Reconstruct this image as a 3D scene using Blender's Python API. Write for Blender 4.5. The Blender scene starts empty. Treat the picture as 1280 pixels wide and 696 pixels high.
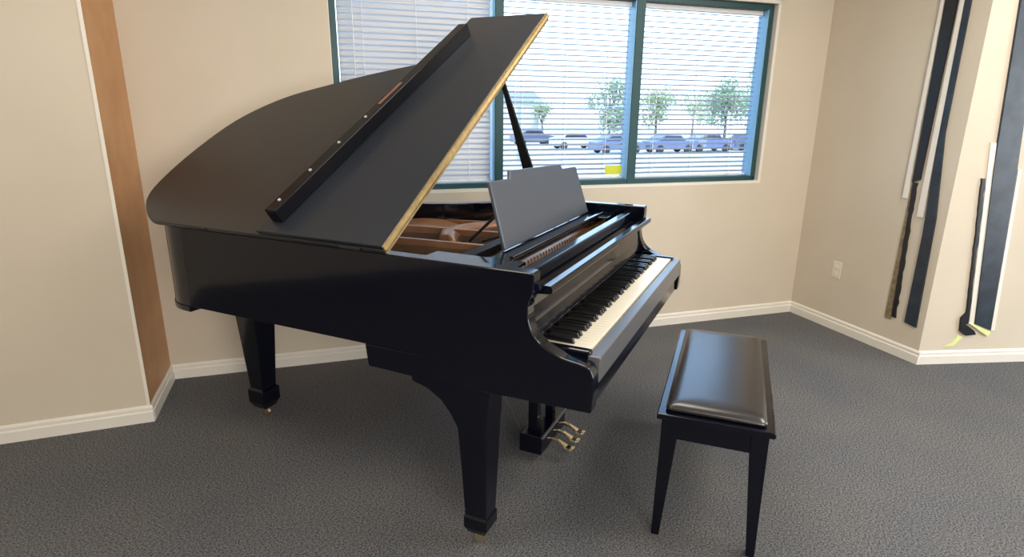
import bpy, bmesh, math, random
from mathutils import Vector, Matrix
random.seed(7)
S = bpy.context.scene
C = S.collection
V = Vector

# ---------------------------------------------------------------- materials
def mat(name, col, rough=.5, metal=0, spec=.5, coat=0, coat_rough=.05, noise=None, bump=None, trans=0, emis=None):
    m = bpy.data.materials.new(name); m.use_nodes = True
    nt = m.node_tree; b = nt.nodes['Principled BSDF']
    b.inputs['Base Color'].default_value = (*col, 1)
    b.inputs['Roughness'].default_value = rough
    b.inputs['Metallic'].default_value = metal
    b.inputs['Specular IOR Level'].default_value = spec
    b.inputs['Coat Weight'].default_value = coat
    b.inputs['Coat Roughness'].default_value = coat_rough
    tc = nt.nodes.new('ShaderNodeTexCoord')
    if noise:
        sc, c2, det = noise[0], noise[1], (noise[2] if len(noise) > 2 else 4)
        n = nt.nodes.new('ShaderNodeTexNoise'); n.inputs['Scale'].default_value = sc; n.inputs['Detail'].default_value = det
        r = nt.nodes.new('ShaderNodeValToRGB'); r.color_ramp.elements[0].position = .35; r.color_ramp.elements[1].position = .65
        r.color_ramp.elements[0].color = (*col, 1); r.color_ramp.elements[1].color = (*c2, 1)
        nt.links.new(tc.outputs['Object'], n.inputs['Vector']); nt.links.new(n.outputs['Fac'], r.inputs['Fac'])
        nt.links.new(r.outputs['Color'], b.inputs['Base Color'])
    if bump:
        n = nt.nodes.new('ShaderNodeTexNoise'); n.inputs['Scale'].default_value = bump[0]; n.inputs['Detail'].default_value = 3
        bp = nt.nodes.new('ShaderNodeBump'); bp.inputs['Strength'].default_value = bump[1]; bp.inputs['Distance'].default_value = bump[2]
        nt.links.new(tc.outputs['Object'], n.inputs['Vector']); nt.links.new(n.outputs['Fac'], bp.inputs['Height'])
        nt.links.new(bp.outputs['Normal'], b.inputs['Normal'])
    return m

def carpet_mat():
    m = bpy.data.materials.new('carpet'); m.use_nodes = True
    nt = m.node_tree; N = nt.nodes; L = nt.links; b = N['Principled BSDF']
    tc = N.new('ShaderNodeTexCoord')
    n1 = N.new('ShaderNodeTexNoise'); n1.inputs['Scale'].default_value = 140; n1.inputs['Detail'].default_value = 4; n1.inputs['Roughness'].default_value = .75
    n2 = N.new('ShaderNodeTexNoise'); n2.inputs['Scale'].default_value = 1.6; n2.inputs['Detail'].default_value = 3
    for n in (n1, n2): L.new(tc.outputs['Object'], n.inputs['Vector'])
    r = N.new('ShaderNodeValToRGB'); e = r.color_ramp.elements
    e[0].position = .38; e[0].color = (.036, .039, .044, 1); e[1].position = .62; e[1].color = (.225, .225, .228, 1)
    L.new(n1.outputs['Fac'], r.inputs['Fac'])
    mx = N.new('ShaderNodeMix'); mx.data_type = 'RGBA'; mx.blend_type = 'MULTIPLY'; mx.inputs[0].default_value = 1
    r2 = N.new('ShaderNodeValToRGB'); r2.color_ramp.elements[0].position = .3; r2.color_ramp.elements[1].position = .7
    r2.color_ramp.elements[0].color = (.82, .84, .9, 1); r2.color_ramp.elements[1].color = (1.05, 1.0, .95, 1)
    L.new(n2.outputs['Fac'], r2.inputs['Fac'])
    L.new(r.outputs['Color'], mx.inputs[6]); L.new(r2.outputs['Color'], mx.inputs[7])
    L.new(mx.outputs[2], b.inputs['Base Color'])
    b.inputs['Roughness'].default_value = .95; b.inputs['Specular IOR Level'].default_value = .1
    bp = N.new('ShaderNodeBump'); bp.inputs['Strength'].default_value = .25; bp.inputs['Distance'].default_value = .002
    L.new(n1.outputs['Fac'], bp.inputs['Height']); L.new(bp.outputs['Normal'], b.inputs['Normal'])
    return m

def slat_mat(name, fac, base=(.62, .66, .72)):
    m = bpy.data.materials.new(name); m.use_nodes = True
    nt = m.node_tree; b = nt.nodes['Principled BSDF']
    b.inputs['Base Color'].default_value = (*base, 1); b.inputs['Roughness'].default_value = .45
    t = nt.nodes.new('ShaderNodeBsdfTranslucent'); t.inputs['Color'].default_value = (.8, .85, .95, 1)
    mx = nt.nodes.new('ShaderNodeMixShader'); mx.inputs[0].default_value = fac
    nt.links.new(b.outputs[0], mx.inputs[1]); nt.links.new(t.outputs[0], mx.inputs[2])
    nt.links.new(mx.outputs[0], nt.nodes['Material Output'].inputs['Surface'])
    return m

def glass_mat():
    m = bpy.data.materials.new('window_glass'); m.use_nodes = True
    nt = m.node_tree; nt.nodes.remove(nt.nodes['Principled BSDF'])
    t = nt.nodes.new('ShaderNodeBsdfTransparent'); t.inputs['Color'].default_value = (.93, .97, 1, 1)
    g = nt.nodes.new('ShaderNodeBsdfGlossy'); g.inputs['Roughness'].default_value = .02
    f = nt.nodes.new('ShaderNodeFresnel'); f.inputs['IOR'].default_value = 1.3
    mx = nt.nodes.new('ShaderNodeMixShader')
    nt.links.new(f.outputs[0], mx.inputs[0]); nt.links.new(t.outputs[0], mx.inputs[1]); nt.links.new(g.outputs[0], mx.inputs[2])
    nt.links.new(mx.outputs[0], nt.nodes['Material Output'].inputs['Surface'])
    return m

M = dict(
    wall=mat('painted_wall', (.62, .545, .435), .85, noise=(2.2, (.645, .57, .46)), bump=(160, .15, .002), spec=.2),
    ceil=mat('ceiling_paint', (.75, .73, .69), .9),
    base=mat('white_trim_paint', (.78, .74, .66), .45),
    wood=mat('orange_brown_veneer', (.52, .26, .11), .5, noise=(6, (.58, .31, .14))),
    carpet=carpet_mat(),
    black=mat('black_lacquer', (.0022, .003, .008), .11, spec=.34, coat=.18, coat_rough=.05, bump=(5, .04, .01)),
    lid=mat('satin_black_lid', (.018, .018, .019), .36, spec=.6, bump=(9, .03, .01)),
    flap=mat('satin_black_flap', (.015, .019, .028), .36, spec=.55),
    slip=mat('lacquer_grey_sheen', (.10, .10, .105), .28, spec=.8),  # black key slip; bright wall reflection is put into the grey base
    darkmetal=mat('dark_metal', (.10, .10, .11), .4, metal=.8),
    lip=mat('black_lip_lacquer', (.004, .004, .007), .22, spec=.35),
    desk=mat('black_desk_blue_sheen', (.05, .062, .085), .38, spec=1.0),  # black desk; its bluish window sheen is mixed into the base colour
    blackm=mat('matte_black', (.006, .006, .008), .6),
    gold=mat('aged_brass', (.46, .34, .17), .5, metal=.75, noise=(50, (.34, .25, .13))),
    brass=mat('polished_brass', (.90, .79, .54), .2, metal=1),
    plate=mat('bronze_plate', (.50, .26, .14), .38, metal=.35, noise=(14, (.56, .31, .17))),
    board=mat('spruce_soundboard', (.42, .25, .12), .5, noise=(20, (.36, .20, .10))),
    steel=mat('steel', (.55, .55, .56), .3, metal=1),
    felt=mat('dark_felt', (.03, .012, .012), .95),
    ivory=mat('ivory_key', (.80, .74, .60), .28),
    ebony=mat('ebony_key', (.006, .006, .007), .25),
    rubber=mat('grey_rubber', (.5, .48, .46), .6),
    latch=mat('reddish_latch', (.28, .13, .10), .4, metal=.3),
    leather=mat('black_vinyl', (.014, .011, .012), .27, spec=1.0, bump=(300, .08, .001)),
    teal=mat('dark_teal_aluminium', (.012, .060, .068), .4),
    blue=mat('jamb_sky_sheen', (.22, .50, .78), .3, spec=.6),  # dark teal jamb; sky reflection painted as a light blue base
    slat=slat_mat('backlit_open_slat', .0, (.30, .33, .38)), slatc=slat_mat('closed_slat', .03, (.60, .62, .65)),  # open slats are white too; their backlit shade is painted as darker blue-grey
    cord=mat('white_cord', (.85, .85, .86), .7),
    glass=glass_mat(),
    sticker=mat('yellow_sticker', (.62, .66, .05), .6),
    outlet=mat('outlet_plastic', (.74, .68, .58), .4),
    slate=mat('dark_slate_strip', (.030, .045, .062), .35, noise=(9, (.012, .018, .03))),
    jet=mat('jet_strip', (.008, .009, .012), .35),
    wedge=mat('brown_wedge', (.30, .22, .13), .7, noise=(30, (.16, .12, .07))),
    lime=mat('pale_green_edge', (.75, .80, .35), .5),
    asphalt=mat('pale_concrete', (.50, .49, .47), .9, noise=(.3, (.56, .54, .52))),
    leaf=mat('leaves', (.24, .31, .20), .7, noise=(1.5, (.32, .38, .20))),
    leafy=mat('yellow_leaves', (.42, .46, .20), .7, noise=(1.5, (.32, .38, .20))),
    bark=mat('bark', (.12, .10, .09), .9),
    carb=mat('blue_grey_car_paint', (.10, .13, .25), .3), carw=mat('white_car_paint', (.6, .62, .66), .3),
    card=mat('dark_car_paint', (.08, .09, .14), .3), cglass=mat('car_glass', (.03, .035, .05), .1),
    tyre=mat('tyre', (.02, .02, .02), .8), pole=mat('grey_blue_pole', (.25, .32, .42), .6),
    house=mat('pale_render', (.55, .52, .5), .8), roof=mat('grey_roof', (.25, .25, .28), .8),
)

# ---------------------------------------------------------------- helpers
def link(name, me, m, parent=None, loc=None, rz=None):
    o = bpy.data.objects.new(name, me); C.objects.link(o)
    if m is not None and me is not None: me.materials.append(m)
    if parent: o.parent = parent
    if loc: o.location = loc
    if rz is not None: o.rotation_euler = (0, 0, rz)
    return o
def fin(name, bm, m, parent=None, bevel=0, smooth=False, seg=2, **k):
    bmesh.ops.recalc_face_normals(bm, faces=bm.faces)
    me = bpy.data.meshes.new(name); bm.to_mesh(me); bm.free()
    if smooth:
        for p in me.polygons: p.use_smooth = True
    o = link(name, me, m, parent, **k)
    if bevel:
        b = o.modifiers.new('bevel', 'BEVEL'); b.width = bevel; b.segments = seg; b.limit_method = 'ANGLE'; b.angle_limit = math.radians(35)
    return o
def empty(name, loc=(0, 0, 0), rz=0, label=None, cat=None, group=None, kind=None):
    o = link(name, None, None, None, loc, rz); o.empty_display_size = .1
    return tag(o, label, cat, group, kind)
def tag(o, label=None, cat=None, group=None, kind=None):
    if label: o['label'] = label
    if cat: o['category'] = cat
    if group: o['group'] = group
    if kind: o['kind'] = kind
    return o
def box(bm, x0, x1, y0, y1, z0, z1):
    v = [bm.verts.new((x, y, z)) for z in (z0, z1) for x, y in ((x0, y0), (x1, y0), (x1, y1), (x0, y1))]
    for f in ((0, 3, 2, 1), (4, 5, 6, 7), (0, 1, 5, 4), (1, 2, 6, 5), (2, 3, 7, 6), (3, 0, 4, 7)): bm.faces.new([v[i] for i in f])
    return v
def B(*boxes):
    bm = bmesh.new()
    for b in boxes: box(bm, *b)
    return bm
def prism(bm, pts, fn0, fn1):      # pts 2D; fn maps 2D to two 3D caps
    a = [bm.verts.new(fn0(*p)) for p in pts]; b = [bm.verts.new(fn1(*p)) for p in pts]
    bm.faces.new(a); bm.faces.new(b[::-1]); n = len(pts)
    for i in range(n): bm.faces.new((a[i], a[(i+1) % n], b[(i+1) % n], b[i]))
def loft(bm, rings, cap=True):
    R = [[bm.verts.new(p) for p in r] for r in rings]; n = len(R[0])
    for a, b in zip(R, R[1:]):
        for i in range(n): bm.faces.new((a[i], a[(i+1) % n], b[(i+1) % n], b[i]))
    if cap: bm.faces.new(R[0]); bm.faces.new(R[-1][::-1])
def tube(bm, pts, rad, seg=8):
    pts = [V(p) for p in pts]; rings = []
    for i, p in enumerate(pts):
        d = (pts[min(i+1, len(pts)-1)] - pts[max(i-1, 0)]).normalized()
        a = d.cross(V((0, 0, 1)) if abs(d.z) < .9 else V((1, 0, 0))).normalized(); b = d.cross(a)
        r = rad[i] if isinstance(rad, (list, tuple)) else rad
        rings.append([p + a*r*math.cos(t*2*math.pi/seg) + b*r*math.sin(t*2*math.pi/seg) for t in range(seg)])
    loft(bm, rings)
def cyl(bm, c, axis, r, h, seg=20):
    c = V(c); axis = V(axis).normalized(); tube(bm, [c - axis*h/2, c + axis*h/2], r, seg)
def catmull(P, n=6, closed=False):
    out = []; N = len(P)
    for i in range(N if closed else N-1):
        p = [P[(i+k) % N] if closed else P[min(max(i+k, 0), N-1)] for k in (-1, 0, 1, 2)]
        for j in range(n):
            t = j/n
            out.append(tuple(.5*((2*p[1][d]) + (-p[0][d]+p[2][d])*t + (2*p[0][d]-5*p[1][d]+4*p[2][d]-p[3][d])*t*t + (-p[0][d]+3*p[1][d]-3*p[2][d]+p[3][d])*t**3) for d in range(len(p[1]))))
    if not closed: out.append(tuple(P[-1]))
    return out

# ---------------------------------------------------------------- room
A0 = V((.433, 2.666, 0)); B0 = V((3.413, -.571, 0)); C0 = V((2.643, -1.303, 0)); D0 = C0 + V((.503, -.864, 0))*2.6
E0 = V((.105, 2.28, 0)); F0 = E0 + V((-.717, .697, 0))*2.6
nn = V((.7357, .6773, 0))
G0 = F0 - nn*6.0; H0 = D0 - nn*4.2
H = 2.8
def wall(name, P, Q, holes=None, m=None, z1=H, z0=0, t=.14, ext0=0, ext1=0):
    d = (Q-P); Ln = d.length; rz = math.atan2(d.y, d.x)
    bm = bmesh.new()
    if holes:
        u0, u1, a, b = holes
        box(bm, -ext0, u0, 0, t, z0, z1); box(bm, u1, Ln+ext1, 0, t, z0, z1); box(bm, u0, u1, 0, t, z0, a); box(bm, u0, u1, 0, t, b, z1)
    else: box(bm, -ext0, Ln+ext1, 0, t, z0, z1)
    return tag(fin(name, bm, m or M['wall'], loc=P, rz=rz), kind='structure')
WU0, WU1, WZ0, WZ1 = 1.05, 3.965, 1.015, 2.22
wall('wall_back', A0, B0, (WU0, WU1, WZ0, WZ1), t=.16)
wall('wall_right', B0, C0, ext1=0)
wall('wall_far_right', C0, D0, ext1=0)
wall('wall_left', F0, E0)
A1 = A0+V((.036, -.039, 0))
wall('wall_return', E0, A1, m=M['wood'], t=.12)
wall('wall_front', D0, H0); wall('wall_rear', H0, G0); wall('wall_side', G0, F0)
def poly_slab(name, z0, z1, m, grow=.2):
    pts = [F0, E0, A0, B0, C0, D0, H0, G0]
    bm = bmesh.new(); prism(bm, [(p.x, p.y) for p in pts], lambda x, y: (x, y, z0), lambda x, y: (x, y, z1))
    return tag(fin(name, bm, m), kind='structure')
poly_slab('floor', -.12, 0, M['carpet']); poly_slab('ceiling', H, H+.1, M['ceil'])
def baseboard(name, P, Q, e0=0, e1=0, h=.085):
    d = Q-P; Ln = d.length
    prof = [(0, 0), (-.016, 0), (-.016, h*.62), (-.011, h*.70), (-.011, h*.88), (-.004, h), (0, h)]
    bm = bmesh.new(); prism(bm, prof, lambda y, z: (-e0 + (y if e0 < 0 else 0), y, z), lambda y, z: (Ln+e1, y, z))
    return tag(fin(name, bm, M['base'], loc=P, rz=math.atan2(d.y, d.x)), kind='structure')
baseboard('baseboard_back', A0, B0); baseboard('baseboard_right', B0, C0, 0, .016); baseboard('baseboard_far_right', C0, D0)
baseboard('baseboard_left', F0, E0, 0, .014); baseboard('baseboard_return', E0, A1, 0, 0)
# pale corner bead beside the brown return
d = (E0-F0).normalized()
tag(fin('trim_1', B((-.010, .004, -.004, 0, .085, H)), M['base'], loc=E0, rz=math.atan2(d.y, d.x)), kind='structure')

# window, in the frame of the back wall (x along it, +y outwards)
WR = math.atan2((B0-A0).y, (B0-A0).x)
win = empty('window_1', A0, WR, kind='structure')
fy0, fy1 = .03, .13
U = [1.055, 3.935]; ZB, ZT = 1.035, 2.20
mull = [(1.985, 2.038), (2.905, 2.965)]
fin('window_reveal', B((WU0, WU1, .0, .16, WZ0, WZ0+.018), (WU0, WU1, 0, .16, WZ1-.018, WZ1), (WU1-.022, WU1, 0, .16, WZ0, WZ1), (WU0, WU0+.004, 0, .16, WZ0, WZ1)), M['base'], win)
fin('window_frame', B((U[0], U[0]+.035, fy0, fy1, ZB, ZT), (U[1]-.035, U[1], fy0, fy1, ZB, ZT),
    (U[0], U[1], fy0, fy1, ZB-.004, ZB+.03), (U[0], U[1], fy0, fy1, ZT-.035, ZT),
    *[(a, b, fy0-.004, fy1, ZB, ZT) for a, b in mull]), M['teal'], win, bevel=.003)
panes = [(U[0]+.035, mull[0][0]), (mull[0][1], mull[1][0]), (mull[1][1], U[1]-.035)]
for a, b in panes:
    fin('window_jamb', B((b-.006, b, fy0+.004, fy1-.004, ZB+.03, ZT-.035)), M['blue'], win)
    fin('window_pane', B((a-.01, b+.01, .122, .127, ZB+.02, ZT-.02)), M['glass'], win)
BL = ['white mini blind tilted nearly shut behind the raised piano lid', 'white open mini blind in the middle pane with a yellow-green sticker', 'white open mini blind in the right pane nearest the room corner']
for i, (a, b) in enumerate(panes):
    root = empty('window_blind', tuple(A0 + Matrix.Rotation(WR, 3, 'Z') @ V((a, .092, ZB+.03))), WR, BL[i], 'window blind', 'mini blinds in the window')
    w = b-a-.012; h = ZT-.035-ZB-.03
    fin('headrail', B((.004, w, -.016, .016, h-.03, h-.002)), M['cord'], root, bevel=.002)
    fin('bottom_rail', B((.004, w, -.012, .012, .004, .016)), M['cord'], root, bevel=.003)
    bm = bmesh.new(); z = .034; tilt = math.radians((60, 20, 20)[i]); hw = (.0195, .0145, .0145)[i]
    while z < h-.035:
        pr = []
        for k in range(-2, 3):
            t = k/2*hw; bow = .0016*(1-(k/2)**2)
            pr.append((t*math.cos(tilt)-bow*math.sin(tilt), t*math.sin(tilt)+bow*math.cos(tilt)))
        lo = [(y, zz-.0005) for y, zz in pr]; up = [(y, zz+.0005) for y, zz in pr][::-1]
        prism(bm, lo+up, lambda y, q: (.006, y, z+q), lambda y, q: (w-.002, y, z+q))
        z += .032
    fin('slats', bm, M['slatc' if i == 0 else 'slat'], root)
    for f in (.16, .5, .84):
        bm = bmesh.new()
        for yy in (-.016, .016): box(bm, w*f-.0012, w*f+.0012, yy-.0008, yy+.0008, .01, h-.02)
        fin('ladder_cord', bm, M['cord'], root)
    bm = bmesh.new(); tube(bm, [(w*.1, -.022, h-.03), (w*.1, -.024, h*.35)], .003); fin('tilt_wand', bm, M['cord'], root)
def wb(u, y, z): return tuple(A0 + Matrix.Rotation(WR, 3, 'Z') @ V((u, y, z)))
tag(fin('sticker', B((-.062, .062, 0, .001, 0, .062)), M['sticker'], loc=wb(2.825, .075, 1.092), rz=WR),
    'small yellow-green sticker at the bottom right of the middle window pane', 'sticker')
# outlet and dark strips on the right-hand walls
def wf(P, Q):
    d = (Q-P).normalized(); r = math.atan2(d.y, d.x)
    return lambda u, y, z: tuple(P + Matrix.Rotation(r, 3, 'Z') @ V((u, y, z))), r
f1, r1 = wf(B0, C0); f2, r2 = wf(C0, D0)
ot = empty('wall_outlet', f1(.372, 0, .43), r1, 'small cream electrical outlet plate low on the right wall', 'outlet')
fin('cover_plate', B((-.037, .037, -.006, 0, -.06, .06)), M['outlet'], ot, bevel=.003)
for z in (-.025, .025): fin('socket', B((-.017, .017, -.009, -.006, z-.014, z+.014)), M['base'], ot, bevel=.004)
def strip(f, r, u, z, polys, label, parts):
    t = empty('wall_strip', f(u, 0, z), r, label, 'wall strip', 'tall narrow dark strips on the right walls')
    for nm, m, pts, th in parts:
        bm = bmesh.new(); prism(bm, [(a-u, b-z) for a, b in pts], lambda a, b: (a, -th, b), lambda a, b: (a, 0, b)); fin(nm, bm, m, t)
jag = lambda u0, u1, z0, z1, wd, n: [(u0+(u1-u0)*k/n + random.uniform(-.12, .12)*wd, z0+(z1-z0)*k/n) for k in range(n+1)] + [(u0+(u1-u0)*k/n + wd*random.uniform(.7, 1.1), z0+(z1-z0)*k/n) for k in range(n, -1, -1)]
strip(f1, r1, .84, .21, None, 'leftmost dark strip on the right wall, black above and brown-edged below', [
    ('black_panel', M['jet'], [(.815, 1.10), (.862, 1.12), (.885, 2.75), (.80, 2.75)], .012),
    ('jagged_strip', M['jet'], jag(.85, .822, .24, 1.10, .028, 26), .010),
    ('brown_edge', M['wedge'], [(.80, .22), (.845, .22), (.835, .60), (.818, 1.10), (.812, 1.10)], .006),
    ('white_edge', M['base'], [(.772, 1.0), (.80, 1.0), (.797, 2.75), (.785, 2.75)], .014)])
strip(f1, r1, .98, .23, None, 'slate strip widening downward, second from the left on the right wall', [
    ('slate_panel', M['slate'], [(.942, .235), (1.02, .225), (1.005, .9), (.955, 1.4), (.95, 2.75), (.915, 2.75), (.925, 1.3), (.945, .8)], .012),
    ('pale_strip', M['base'], [(.885, .9), (.925, .9), (.912, 2.75), (.892, 2.75)], .010)])
strip(f2, r2, .26, .19, None, 'thin jagged black strip with a pale green hook at its foot', [
    ('jagged_strip', M['jet'], jag(.262, .158, .26, 1.15, .022, 30), .012),
    ('dark_hook', M['jet'], [(.225, .30), (.25, .33), (.262, .26), (.33, .215), (.345, .19), (.28, .185), (.235, .215)], .016),
    ('pale_edge', M['base'], [(.29, .26), (.325, .24), (.20, 1.35), (.165, 1.35)], .008),
    ('green_edge', M['lime'], [(.235, .185), (.205, .13), (.16, .11), (.22, .115), (.27, .175)], .006),
    ('green_shelf', M['lime'], [(.285, .265), (.43, .175), (.445, .205), (.33, .255)], .014)])
strip(f2, r2, .38, .21, None, 'widest slate strip, rightmost and nearest the frame edge', [
    ('slate_panel', M['slate'], [(.325, .26), (.44, .215), (.36, 1.2), (.20, 2.75), (.10, 2.75), (.215, 1.2)], .014),
    ('white_edge', M['base'], [(.445, .215), (.47, .215), (.39, 1.2), (.37, 1.2)], .010)])

# ---------------------------------------------------------------- grand piano
ZTOP, W = 1.043, 1.475
pn = empty('grand_piano', (0, 0, 0), 0, 'black grand piano with raised lid and folded front flap, standing on carpet by the window', 'piano')
# plan outline of the rim from spine front, round the tail, to treble front
tail = [(0, 1.72), (.006, 1.79), (.03, 1.85), (.09, 1.92), (.2, 1.975), (.36, 1.99), (.52, 1.965), (.68, 1.88), (.80, 1.76), (.88, 1.62), (.935, 1.47), (.985, 1.33), (1.05, 1.18), (1.15, 1.04), (1.28, .93), (1.39, .83), (1.45, .73), (1.475, .62)]
curve = catmull(tail, 5)
outer = [(0, .35)] + curve + [(W, .35)]
def offset(path, dd):
    out = []
    for i, p in enumerate(path):
        a = V(path[max(i-1, 0)]); b = V(path[min(i+1, len(path)-1)]); t = (b-a).normalized(); n = V((t.y, -t.x))
        out.append((p[0]+n.x*dd, p[1]+n.y*dd))
    return out
inner = offset(outer, .055)
bm = bmesh.new(); t_in = offset(outer, .002)
sel = [k for k in range(len(outer)) if outer[k][1] > 1.66 and outer[k][0] < .6]
o2 = [offset(outer, -.004)[k] for k in sel]; i2 = [inner[k] for k in sel]
loft(bm, [[(o[0], o[1], .688), (o[0], o[1], .712), (i[0], i[1], .712), (i[0], i[1], .688)] for o, i in zip(o2, i2)])
fin('tail_moulding', bm, M['black'], pn, bevel=.004)
# cheeks with the swooping arm
ARC = [(.35, ZTOP), (.20, ZTOP)] + catmull([(.196, ZTOP-.006), (.198, .985), (.214, .935), (.206, .875), (.172, .828), (.108, .797), (.045, .786), (.015, .776), (.002, .750)], 5) + [(.0, .70), (.004, .634), (.30, .628), (.64, .624), (.822, .627), (.832, .71), (.35, .71)]
bm = bmesh.new()
loft(bm, [[(o[0], o[1], .71), (o[0], o[1], ZTOP), (i[0], i[1], ZTOP), (i[0], i[1], .71)] for o, i in zip(outer, inner)], cap=False)
for x0, x1 in ((0, .055), (W-.055, W)):
    prism(bm, ARC, lambda y, z: (x0, y, z), lambda y, z: (x1, y, z))
bmesh.ops.remove_doubles(bm, verts=bm.verts, dist=.0005)
bmesh.ops.delete(bm, geom=[f for f in bm.faces if all(abs(v.co.y-.35) < .001 for v in f.verts)], context='FACES_ONLY')
fin('case', bm, M['black'], pn, bevel=.005, seg=3)
fin('keybed', B((.058, W-.058, .012, .62, .636, .745)), M['black'], pn, bevel=.003)
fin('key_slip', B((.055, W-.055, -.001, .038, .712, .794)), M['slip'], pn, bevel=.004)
for x0, x1 in ((.058, .088), (W-.088, W-.058)):
    fin('key_block', B((x0, x1, .032, .20, .745, .806)), M['black'], pn, bevel=.006)
# fallboard: curved board ending in a protruding nose
prof = [(.212, .806), (.203, .83), (.214, .87), (.222, .92), (.222, .962), (.166, .966), (.159, .971), (.160, .988), (.166, .992), (.190, .992), (.196, .976), (.240, .972), (.240, .806)]
bm = bmesh.new(); prism(bm, prof, lambda y, z: (.060, y, z), lambda y, z: (W-.060, y, z)); fin('fallboard', bm, M['black'], pn, bevel=.002)
fin('stretcher', B((.056, W-.056, .250, .290, .90, 1.018)), M['black'], pn, bevel=.005)
fin('fallboard_gap', B((.056, W-.056, .241, .2495, .90, .965)), M['blackm'], pn)
# keys
kx0, kx1 = .090, W-.090; kw = (kx1-kx0)/52
bm = bmesh.new(); box(bm, .0003, kw-.0003, 0, .165, -.018, 0)
wk = fin('white_key', bm, M['ivory'], pn, bevel=.0007, loc=(kx0, .042, .800))
bm = bmesh.new(); loft(bm, [[(-.0072, 0, 0), (.0072, 0, 0), (.0072, .105, 0), (-.0072, .105, 0)], [(-.0062, .007, .017), (.0062, .007, .017), (.0062, .105, .017), (-.0062, .105, .017)]])
bk = fin('black_key', bm, M['ebony'], pn, bevel=.0015, loc=(kx0+kw, .100, .800))
first = True
for i in range(52):
    if i:
        c = wk.copy(); C.objects.link(c); c.location.x = kx0+i*kw
    note = 'ABCDEFG'[i % 7]
    if note in 'ACDFG' and i < 51:
        c = bk if first else bk.copy()
        if not first: C.objects.link(c)
        first = False; c.location.x = kx0+(i+1)*kw
# belly: soundboard, iron plate, strings
inn = offset(outer, .060)
bm = bmesh.new(); prism(bm, [p for p in inn if p[1] > .55] , lambda x, y: (x, y, .855), lambda x, y: (x, y, .865)); fin('soundboard', bm, M['board'], pn)
pl = empty('iron_plate'); pl.parent = pn
bm = bmesh.new(); box(bm, .062, W-.062, .325, .56, .915, .945)
a = offset(outer, .062); b = offset(outer, .165)
ks = [k for k in range(len(outer)) if outer[k][1] > .5]
def hz(k): return .012*math.sin(k*.45)
loft(bm, [[(a[k][0], a[k][1], .935), (a[k][0], a[k][1], .960+hz(k)), (b[k][0], b[k][1], .935+hz(k)), (b[k][0], b[k][1], .900)] for k in ks])
fin('plate_rim', bm, M['plate'], pl, bevel=.006, smooth=False)
for (x0, y0, x1, y1) in ((.30, .55, .22, 1.84), (.56, .55, .50, 1.86), (.84, .55, .76, 1.70), (1.10, .55, 1.02, 1.16)):
    bm = bmesh.new(); d = V((x1-x0, y1-y0)).normalized(); n = V((-d.y, d.x))*.018
    rings = []
    for t, zz in ((0, .950), (.08, .972), (.5, .968), (.92, .965), (1, .945)):
        cx, cy = x0+(x1-x0)*t, y0+(y1-y0)*t
        rings.append([(cx-n.x, cy-n.y, .90), (cx+n.x, cy+n.y, .90), (cx+n.x*.6, cy+n.y*.6, zz), (cx-n.x*.6, cy-n.y*.6, zz)])
    loft(bm, rings); fin('strut', bm, M['plate'], pl, bevel=.004)
bm = bmesh.new()
hump = catmull([(.64, .86), (.80, .93), (.98, .88), (1.16, .76), (1.30, .66), (1.38, .60)], 6)
loft(bm, [[(x, y-.05, .93), (x, y+.01, .975+.006*math.sin(i*.8)), (x+.03, y+.07, .965), (x+.04, y+.10, .905)] for i, (x, y) in enumerate(hump)])
fin('bridge_flange', bm, M['plate'], pl, smooth=True)
bm = bmesh.new()
for i in range(70):
    x = .09+i*.0183; yl = 1.75 if x < .7 else 1.75-(x-.7)*1.35
    tube(bm, [(x, .50, .952), (x*.93+.03, yl, .925)], .0009, 4)
fin('strings', bm, M['steel'], pl)['kind'] = 'stuff'
bm = bmesh.new()
for i in range(88):
    for r in range(2):
        cyl(bm, (.09+i*.0148, .345+r*.035+.008*(i % 2), .957), (0, 0, 1), .0035, .03, 6)
fin('tuning_pins', bm, M['brass'], pl)['kind'] = 'stuff'
bm = bmesh.new()
for i in range(60): box(bm, .11+i*.0208, .124+i*.0208, .575, .625, .955, .985)
fin('dampers', bm, M['blackm'], pn)['kind'] = 'stuff'
fin('felt_strip', B((.08, W-.08, .46, .49, .945, .955)), M['felt'], pn)
# music desk on its sliding shelf
msh = fin('desk_shelf', B((.068, .262, .335, .690, .992, 1.004), (1.24, W-.068, .335, .690, .992, 1.004), (.262, 1.24, .385, .475, .992, 1.004)), M['black'], pn, bevel=.003)
fin('shelf_ledge', B((.27, 1.36, .385, .402, 1.004, 1.014)), M['black'], pn, bevel=.003)
dk = [(.36, 0), (1.33, 0), (1.285, .235), (1.10, .240), (1.085, .262), (.545, .278), (.530, .248), (.362, .252)]
th = math.radians(15); bm = bmesh.new()
prism(bm, dk, lambda x, s: (x, .46+s*math.sin(th), 1.010+s*math.cos(th)), lambda x, s: (x, .46+s*math.sin(th)+.014, 1.010+s*math.cos(th)-.003))
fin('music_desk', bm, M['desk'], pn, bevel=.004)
for x in (.45, 1.2):
    bm = bmesh.new(); tube(bm, [(x, .53, 1.13), (x, .66, 1.006)], .006); tube(bm, [(x+.03, .49, 1.05), (x+.03, .62, 1.004)], .005); fin('desk_prop', bm, M['blackm'], pn)
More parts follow.
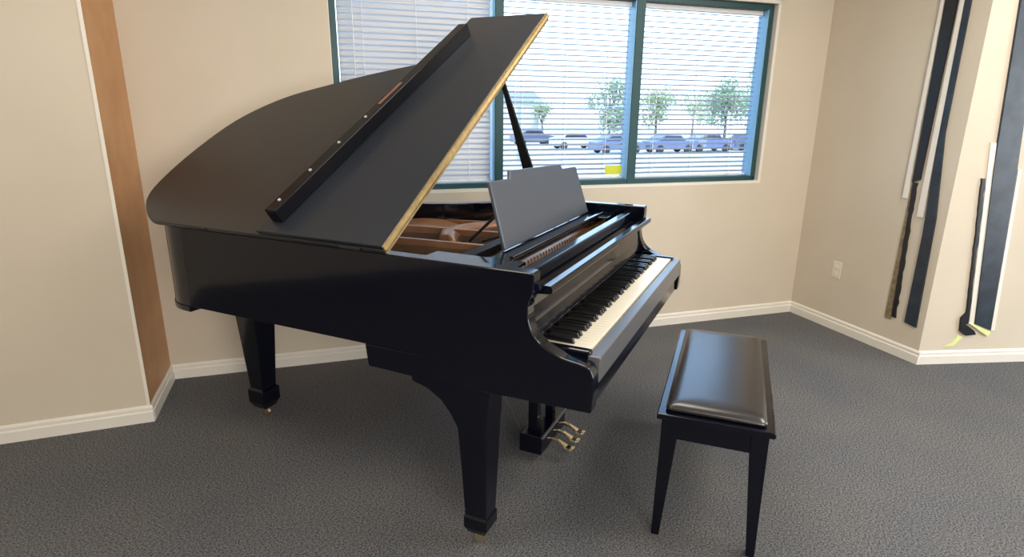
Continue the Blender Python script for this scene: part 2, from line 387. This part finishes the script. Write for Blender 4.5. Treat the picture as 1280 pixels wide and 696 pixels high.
# lid in its own tilted frame: s from the hinge, y along the piano, h above the top face
ANG = .5996
SD = V((math.cos(ANG), 0, math.sin(ANG))); ND = V((-math.sin(ANG), 0, math.cos(ANG))); LO = V((0, 0, ZTOP+.020))
def LP(s, y, h=0): return LO + SD*s + ND*h + V((0, y, 0))
lidc = catmull([(-.012, 1.80), (-.008, 1.875), (.044, 1.964), (.121, 2.035), (.226, 2.062), (.423, 2.052), (.671, 1.985), (.859, 1.825), (.98, 1.60), (1.045, 1.455), (1.098, 1.315), (1.14, 1.20), (1.22, 1.08), (1.33, .98), (1.43, .88), (1.50, .77), (1.525, .69)], 5)
lp = [(-.012, .722)] + lidc
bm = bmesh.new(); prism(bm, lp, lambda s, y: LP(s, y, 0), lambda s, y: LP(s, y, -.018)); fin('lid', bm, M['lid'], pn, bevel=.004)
fl = [(-.008, .722), (1.530, .686), (1.530, 1.085), (-.008, 1.285)]
bm = bmesh.new(); prism(bm, fl, lambda s, y: LP(s, y, .017), lambda s, y: LP(s, y, .002))
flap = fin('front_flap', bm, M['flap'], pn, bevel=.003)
bm = bmesh.new()
prism(bm, [(.045, 1.190), (1.355, 1.008), (1.355, 1.056), (.045, 1.244)], lambda s, y: LP(s, y, .017), lambda s, y: LP(s, y, .074))
lip = fin('flap_lip', bm, M['lip'], flap, bevel=.003)
bm = bmesh.new(); prism(bm, [(-.010, .716), (1.532, .680), (1.532, .688), (-.010, .723)], lambda s, y: LP(s, y, .017), lambda s, y: LP(s, y, -.017))
fin('piano_hinge', bm, M['gold'], pn)
bm = bmesh.new(); prism(bm, [(-.010, .710), (1.532, .674), (1.532, .681), (-.010, .717)], lambda s, y: LP(s, y, .002), lambda s, y: LP(s, y, -.002))
fin('hinge_barrel', bm, M['brass'], pn)
def lipy(s): return 1.219 - (s-.045)*.1405
for s in (.10, .27, .44, .61):
    bm = bmesh.new(); P = LP(s, lipy(s), .074); cyl(bm, P, ND, .006, .008, 12); fin('rubber_bumper', bm, M['rubber'], lip)
bm = bmesh.new(); prism(bm, [(.70, lipy(.70)-.006), (.86, lipy(.86)-.006), (.86, lipy(.86)+.006), (.70, lipy(.70)+.006)], lambda s, y: LP(s, y, .0735), lambda s, y: LP(s, y, .0765)); fin('latch_plate', bm, M['latch'], lip)
for s0, y0 in ((-.014, .86), (-.014, 1.60)):
    bm = bmesh.new(); cyl(bm, LO+V((-.010, y0, -.012)), (0, 1, 0), .006, .09, 10); fin('lid_hinge', bm, M['blackm'], pn)
# prop stick
pb = V((1.415, .775, ZTOP-.01)); pt = V((1.352, .945, 1.72)); top = V((1.30, 1.03, LP(1.30/math.cos(ANG), 1.0).z-.03))
bm = bmesh.new(); rings = []
dirp = (top-pb)
for t, w in ((0, .034), (.12, .034), (.35, .024), (.6, .014), (1, .010)):
    p = pb+dirp*t; rings.append([p+V((-.008, -w, 0)), p+V((.008, -w, 0)), p+V((.008, w, 0)), p+V((-.008, w, 0))])
loft(bm, rings); fin('lid_prop', bm, M['blackm'], pn, bevel=.002)
# legs
def ring(x0, x1, y0, y1, z): return [(x0, y0, z), (x1, y0, z), (x1, y1, z), (x0, y1, z)]
def caster(parent, x, y):
    c = empty('caster'); c.parent = parent
    return c
def leg(secs, cx, cy, nm='leg'):
    bm = bmesh.new(); loft(bm, [ring(*s) for s in secs]); l = fin(nm, bm, M['black'], pn, bevel=.003)
    bm = bmesh.new(); cyl(bm, (cx, cy, .022), (1, .3, 0), .022, .018, 20); cyl(bm, (cx, cy, .048), (0, 0, 1), .012, .03, 12)
    for e in (-.014, .014): tube(bm, [(cx+e, cy, .05), (cx+e, cy, .020)], .006, 8)
    fin('caster', bm, M['brass'], l, bevel=.001)
def front_legs(x, flare):
    leg([(x, x+.112, .345, .645, .627), (x, x+.112, .346, .642, .606), (x, x+.112, .348, .585, .592), (x, x+.112, .352, .530, .560), (x, x+.112, .354, .492, .515), (x, x+.110, .357, .466, .47), (x+.004, x+.104, .360, .458, .35),
         (x+.012, x+.092, .366, .448, .128), (x+.008, x+.096, .362, .452, .118), (x+.008, x+.096, .362, .452, .078), (x+.020, x+.084, .374, .440, .052)], x+.052, .406)
front_legs(.006, 1); front_legs(W-.118, 1)
tx, ty = .315, 1.735
leg([(tx, tx+.14, ty, ty+.14, .855), (tx+.005, tx+.135, ty+.005, ty+.135, .60), (tx+.028, tx+.112, ty+.028, ty+.112, .17), (tx+.018, tx+.122, ty+.018, ty+.122, .16), (tx+.018, tx+.122, ty+.018, ty+.122, .095), (tx+.036, tx+.104, ty+.036, ty+.104, .06)], tx+.07, ty+.07)
# pedal lyre
ly = empty('pedal_lyre', (0, 0, 0)); ly.parent = pn
fin('pedal_box', B((.60, .90, .395, .500, .042, .130)), M['black'], ly, bevel=.003)
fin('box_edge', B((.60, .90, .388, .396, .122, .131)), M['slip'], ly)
for x in (.655, .845):
    fin('lyre_post', B((x-.022, x+.022, .43, .475, .130, .636)), M['black'], ly, bevel=.005)
fin('lyre_rods', (lambda bm: ([tube(bm, [(x, .455, .13), (x, .455, .64)], .004) for x in (.72, .75, .78)], bm)[1])(bmesh.new()), M['darkmetal'], ly)
for x in (.64, .86):
    bm = bmesh.new(); tube(bm, [(x, .50, .10), (x, .80, .64)], .005); fin('lyre_brace', bm, M['darkmetal'], ly)
for x in (.675, .750, .825):
    bm = bmesh.new()
    path = [(.40, .086, .007, .007), (.375, .092, .008, .007), (.345, .090, .009, .006), (.322, .078, .013, .006), (.303, .068, .018, .006), (.284, .066, .018, .006), (.270, .071, .012, .005), (.266, .075, .005, .003)]
    loft(bm, [[(x-w, y, z-h), (x+w, y, z-h), (x+w*.8, y, z+h), (x-w*.8, y, z+h)] for y, z, w, h in path]); 
    fin('pedal', bm, M['brass'], ly, bevel=.002, smooth=False)

# ---------------------------------------------------------------- bench
bt = math.radians(4.5)
bench = empty('piano_bench', (.80, -.285, 0), bt, 'black wooden piano bench with padded vinyl seat, beside the keyboard', 'bench')
L2, W2 = .44, .190
fin('seat_frame', B((-L2, L2, -W2, W2, .478, .500)), M['black'], bench, bevel=.004)
fin('apron', B((-L2+.03, L2-.03, -W2+.022, -W2+.040, .40, .478), (-L2+.03, L2-.03, W2-.040, W2-.022, .40, .478), (-L2+.026, -L2+.044, -W2+.03, W2-.03, .40, .478), (L2-.044, L2-.026, -W2+.03, W2-.03, .40, .478)), M['black'], bench)
bm = bmesh.new(); rings = []
def rr(a, b, z, r=.022, n=5):
    o = []
    for cx, cy, st in ((a-r, b-r, 0), (-a+r, b-r, 90), (-a+r, -b+r, 180), (a-r, -b+r, 270)):
        for k in range(n+1):
            t = math.radians(st+90*k/n); o.append((cx+r*math.cos(t), cy+r*math.sin(t), z))
    return o
for ins, z in ((.034, .500), (.027, .504), (.025, .510), (.030, .518), (.044, .526), (.070, .530), (.11, .5315)): rings.append(rr(L2-ins, W2-ins, z, .018))
loft(bm, rings); fin('cushion', bm, M['leather'], bench, smooth=True)
for sx in (-1, 1):
    for sy in (-1, 1):
        bm = bmesh.new()
        def q(o, i, z):
            xs = sorted((sx*o[0], sx*i[0])); ys = sorted((sy*o[1], sy*i[1])); return ring(xs[0], xs[1], ys[0], ys[1], z)
        loft(bm, [q((L2-.022, W2-.016), (L2-.078, W2-.072), .478), q((L2-.022, W2-.016), (L2-.078, W2-.072), .40), q((L2-.018, W2-.012), (L2-.046, W2-.040), 0)])
        fin('leg', bm, M['black'], bench, bevel=.002)

# ---------------------------------------------------------------- outside
def far(u, dist, z=-1.7): return wb(u, dist, z)
gd = tag(fin('ground_outside', B((-60, 60, 0, 120, -.1, 0)), M['asphalt'], loc=wb(2, .6, -1.7), rz=WR), kind='structure')
cams = V((-1.5328, -.4466, 1.4984))
def outp(u_wall, dist):   # a spot seen through the wall at u_wall, dist metres beyond it
    p = V(wb(u_wall, 0, 0)); d = (p-cams); d.z = 0
    k = dist/d.dot(nn) + 1
    q = cams + d*k; return V((q.x, q.y, -1.7))
def car(u, dist, paint, label, rz=0):
    p = outp(u, dist); root = empty('car', tuple(p), WR+rz, label, 'car', 'cars parked across the street')
    body = [(-2.1, .3), (2.1, .3), (2.15, .75), (1.9, .9), (1.1, .98), (.6, 1.42), (-.9, 1.45), (-1.6, 1.0), (-2.1, .92)]
    bm = bmesh.new(); prism(bm, body, lambda x, z: (x, -.85, z), lambda x, z: (x, .85, z)); fin('body', bm, paint, root, bevel=.06)
    bm = bmesh.new(); prism(bm, [(-1.35, 1.02), (.9, 1.02), (.52, 1.36), (-.85, 1.38)], lambda x, z: (x, -.87, z), lambda x, z: (x, .87, z)); fin('window', bm, M['cglass'], root)
    for x in (-1.3, 1.3):
        for y in (-.78, .78):
            bm = bmesh.new(); cyl(bm, (x, y, .33), (0, 1, 0), .33, .2, 16); fin('wheel', bm, M['tyre'], root)
for u, dist, m, lb in ((2.22, 52, 'card', 'dark parked car farthest left, seen through the middle pane'), (2.50, 46, 'carw', 'white parked car seen low through the middle pane'),
                       (2.80, 40, 'carb', 'blue-grey parked car near the right edge of the middle pane'), (3.19, 40, 'carb', 'blue-grey parked car low in the left of the right pane'),
                       (3.49, 41, 'carb', 'blue-grey parked car midway across the right pane'), (3.83, 42, 'card', 'dark parked car nearest the right edge of the window')):
    car(u, dist, M[m], lb)
def tree(u, dist, h, r, m, label, n=900, squash=.8, trunk=True, nm='tree'):
    p = outp(u, dist); root = empty(nm, tuple(p), 0, label, 'tree' if trunk else 'shrub', 'greenery across the street')
    bm = bmesh.new()
    blobs = [(random.uniform(-.6, .6)*r, random.uniform(-.6, .6)*r, random.uniform(1.2+.4*r, max(1.3+.4*r, h-.45*r)), random.uniform(.35, .55)*r) for _ in range(14)]
    for i in range(n):
        b = random.choice(blobs); v = V((random.gauss(0, 1), random.gauss(0, 1), random.gauss(0, .8))).normalized()*b[3]*random.uniform(.5, 1.05)
        c = V(b[:3])+v; c.z = max(c.z, .1)
        a = V((random.gauss(0, 1), random.gauss(0, 1), random.gauss(0, 1))).normalized(); e = a.orthogonal().normalized(); s = random.uniform(.10, .22)
        bm.faces.new([bm.verts.new(c+a*s), bm.verts.new(c+e*s*.6), bm.verts.new(c-a*s), bm.verts.new(c-e*s*.6)])
    fin('foliage', bm, m, root)
    if trunk:
        bm = bmesh.new(); tube(bm, [(0, 0, 0), (.05, 0, h*.3), (0, .05, h*.6)], [.16, .12, .08])
        for k in range(5):
            t = k*1.3; tube(bm, [(0, 0, h*(.3+.05*k)), (math.cos(t)*r*.5, math.sin(t)*r*.5, h*.75)], [.06, .03], 6)
        fin('trunk', bm, M['bark'], root)
tree(2.74, 47, 6.9, 2.3, M['leaf'], 'round green tree behind cars, seen in the middle pane', 2000)
tree(2.28, 58, 4.6, 1.5, M['leafy'], 'small yellow-green tree low at the left of the middle pane', 700)
tree(3.08, 51, 6.0, 2.2, M['leafy'], 'yellow-green tree at the left of the right pane', 1500)
tree(3.36, 60, 6.2, 2.6, M['leafy'], 'low yellow-green tree midway across the right pane', 1500)
tree(3.62, 47, 7.0, 2.6, M['leaf'], 'broad green tree in the right half of the right pane', 2200)
tree(3.92, 55, 11.5, 4.2, M['leaf'], 'tallest green tree, cut off by the right window edge', 3600)
bd = empty('house', tuple(outp(2.09, 60)), WR, 'pale low building beyond trees at the left of the middle pane', 'building')
fin('wall', B((-4, 3, 0, 6, 0, 4.2)), M['house'], bd); 
bm = bmesh.new(); prism(bm, [(-.4, 4.2), (6.4, 4.2), (3, 5.4)], lambda y, z: (-4.4, y, z), lambda y, z: (3.4, y, z)); fin('roof', bm, M['roof'], bd)
pp = empty('utility_pole', tuple(outp(2.13, 34)), WR, 'grey-blue utility pole at the left edge of the middle pane', 'pole')
bm = bmesh.new(); tube(bm, [(0, 0, 0), (0, 0, 3.7)], [.13, .10]); fin('post', bm, M['pole'], pp)
a, b = outp(2.13, 34), outp(3.05, 34); k = Matrix.Rotation(-WR, 3, 'Z') @ (b-a); bm = bmesh.new()
tube(bm, [V((0, 0, 3.6)), k*.5+V((0, 0, 3.48)), k+V((0, 0, 3.6))], .03)
fin('cable', bm, M['pole'], pp)

# ---------------------------------------------------------------- light
def area(name, loc, size, power, col, rot=(0, 0, 0), sy=None):
    l = bpy.data.lights.new(name, 'AREA'); l.energy = power; l.color = col; l.size = size
    if sy: l.shape = 'RECTANGLE'; l.size_y = sy
    o = bpy.data.objects.new(name, l); C.objects.link(o); o.location = loc; o.rotation_euler = rot; return o
for i, (x, y, p) in enumerate(((-.9, 1.2, 22), (1.2, .3, 20), (-2.2, -.6, 16), (.6, -1.8, 33), (1.7, -1.7, 26))):
    area('ceiling_lamp', (x, y, H-.03), 1.2, p, (1, .93, .82), (0, 0, WR), .6)
fm = (D0+H0)/2 + V((-.677, .736, 0))*.06
fl_ = area('side_fill_light', (fm.x, fm.y, 1.35), 3.4, 150, (.86, .93, 1), sy=1.9); fl_.rotation_euler = V((-.677, .736, -.02)).to_track_quat('-Z', 'Z').to_euler()  # cool fill added out of view to brighten the right side; no window there
fm = (G0+H0)/2 + nn*.06
fl_ = area('rear_fill_light', (fm.x-.3, fm.y+.3, 1.45), 2.4, 110, (1, .95, .90), sy=1.6); fl_.rotation_euler = nn.to_track_quat('-Z', 'Z').to_euler()  # unseen warm fill added to lift the left and back walls
sun = bpy.data.lights.new('sun', 'SUN'); sun.energy = 4; sun.angle = .01; sun.color = (1, .96, .9)
so = bpy.data.objects.new('sun', sun); C.objects.link(so)
dv = (nn*.8 + V((.25, -.2, -1.0))).normalized(); so.rotation_euler = dv.to_track_quat('-Z', 'Y').to_euler()
w = bpy.data.worlds.new('sky'); S.world = w; w.use_nodes = True
nt = w.node_tree; bg = nt.nodes['Background']
tc = nt.nodes.new('ShaderNodeTexCoord'); sx = nt.nodes.new('ShaderNodeSeparateXYZ'); rp = nt.nodes.new('ShaderNodeValToRGB')
nt.links.new(tc.outputs['Generated'], sx.inputs[0]); nt.links.new(sx.outputs['Z'], rp.inputs['Fac']); nt.links.new(rp.outputs['Color'], bg.inputs['Color'])
e = rp.color_ramp.elements; e[0].position = 0; e[0].color = (.68, .86, 1, 1); e[1].position = .6; e[1].color = (.35, .60, 1, 1)
bg.inputs['Strength'].default_value = 4.2

# ---------------------------------------------------------------- camera
cd = bpy.data.cameras.new('camera'); cam = bpy.data.objects.new('camera', cd); C.objects.link(cam); S.camera = cam
yaw, pit, rol = -1.1359, -.2762, .010
fw = V((-math.sin(yaw)*math.cos(pit), math.cos(yaw)*math.cos(pit), math.sin(pit))); rt = V((math.cos(yaw), math.sin(yaw), 0)); up = rt.cross(fw)
r_ = rt*math.cos(rol)+up*math.sin(rol); u_ = -rt*math.sin(rol)+up*math.cos(rol)
cam.matrix_world = Matrix(((r_.x, u_.x, -fw.x, cams.x), (r_.y, u_.y, -fw.y, cams.y), (r_.z, u_.z, -fw.z, cams.z), (0, 0, 0, 1)))
cd.sensor_width = 36; cd.lens = 739.4*36/1280; cd.clip_end = 500; cd.clip_start = .05
S.view_settings.view_transform = 'Standard'; S.view_settings.look = 'None'; S.view_settings.gamma = 1; S.view_settings.exposure = 0
S.view_settings.use_curve_mapping = False
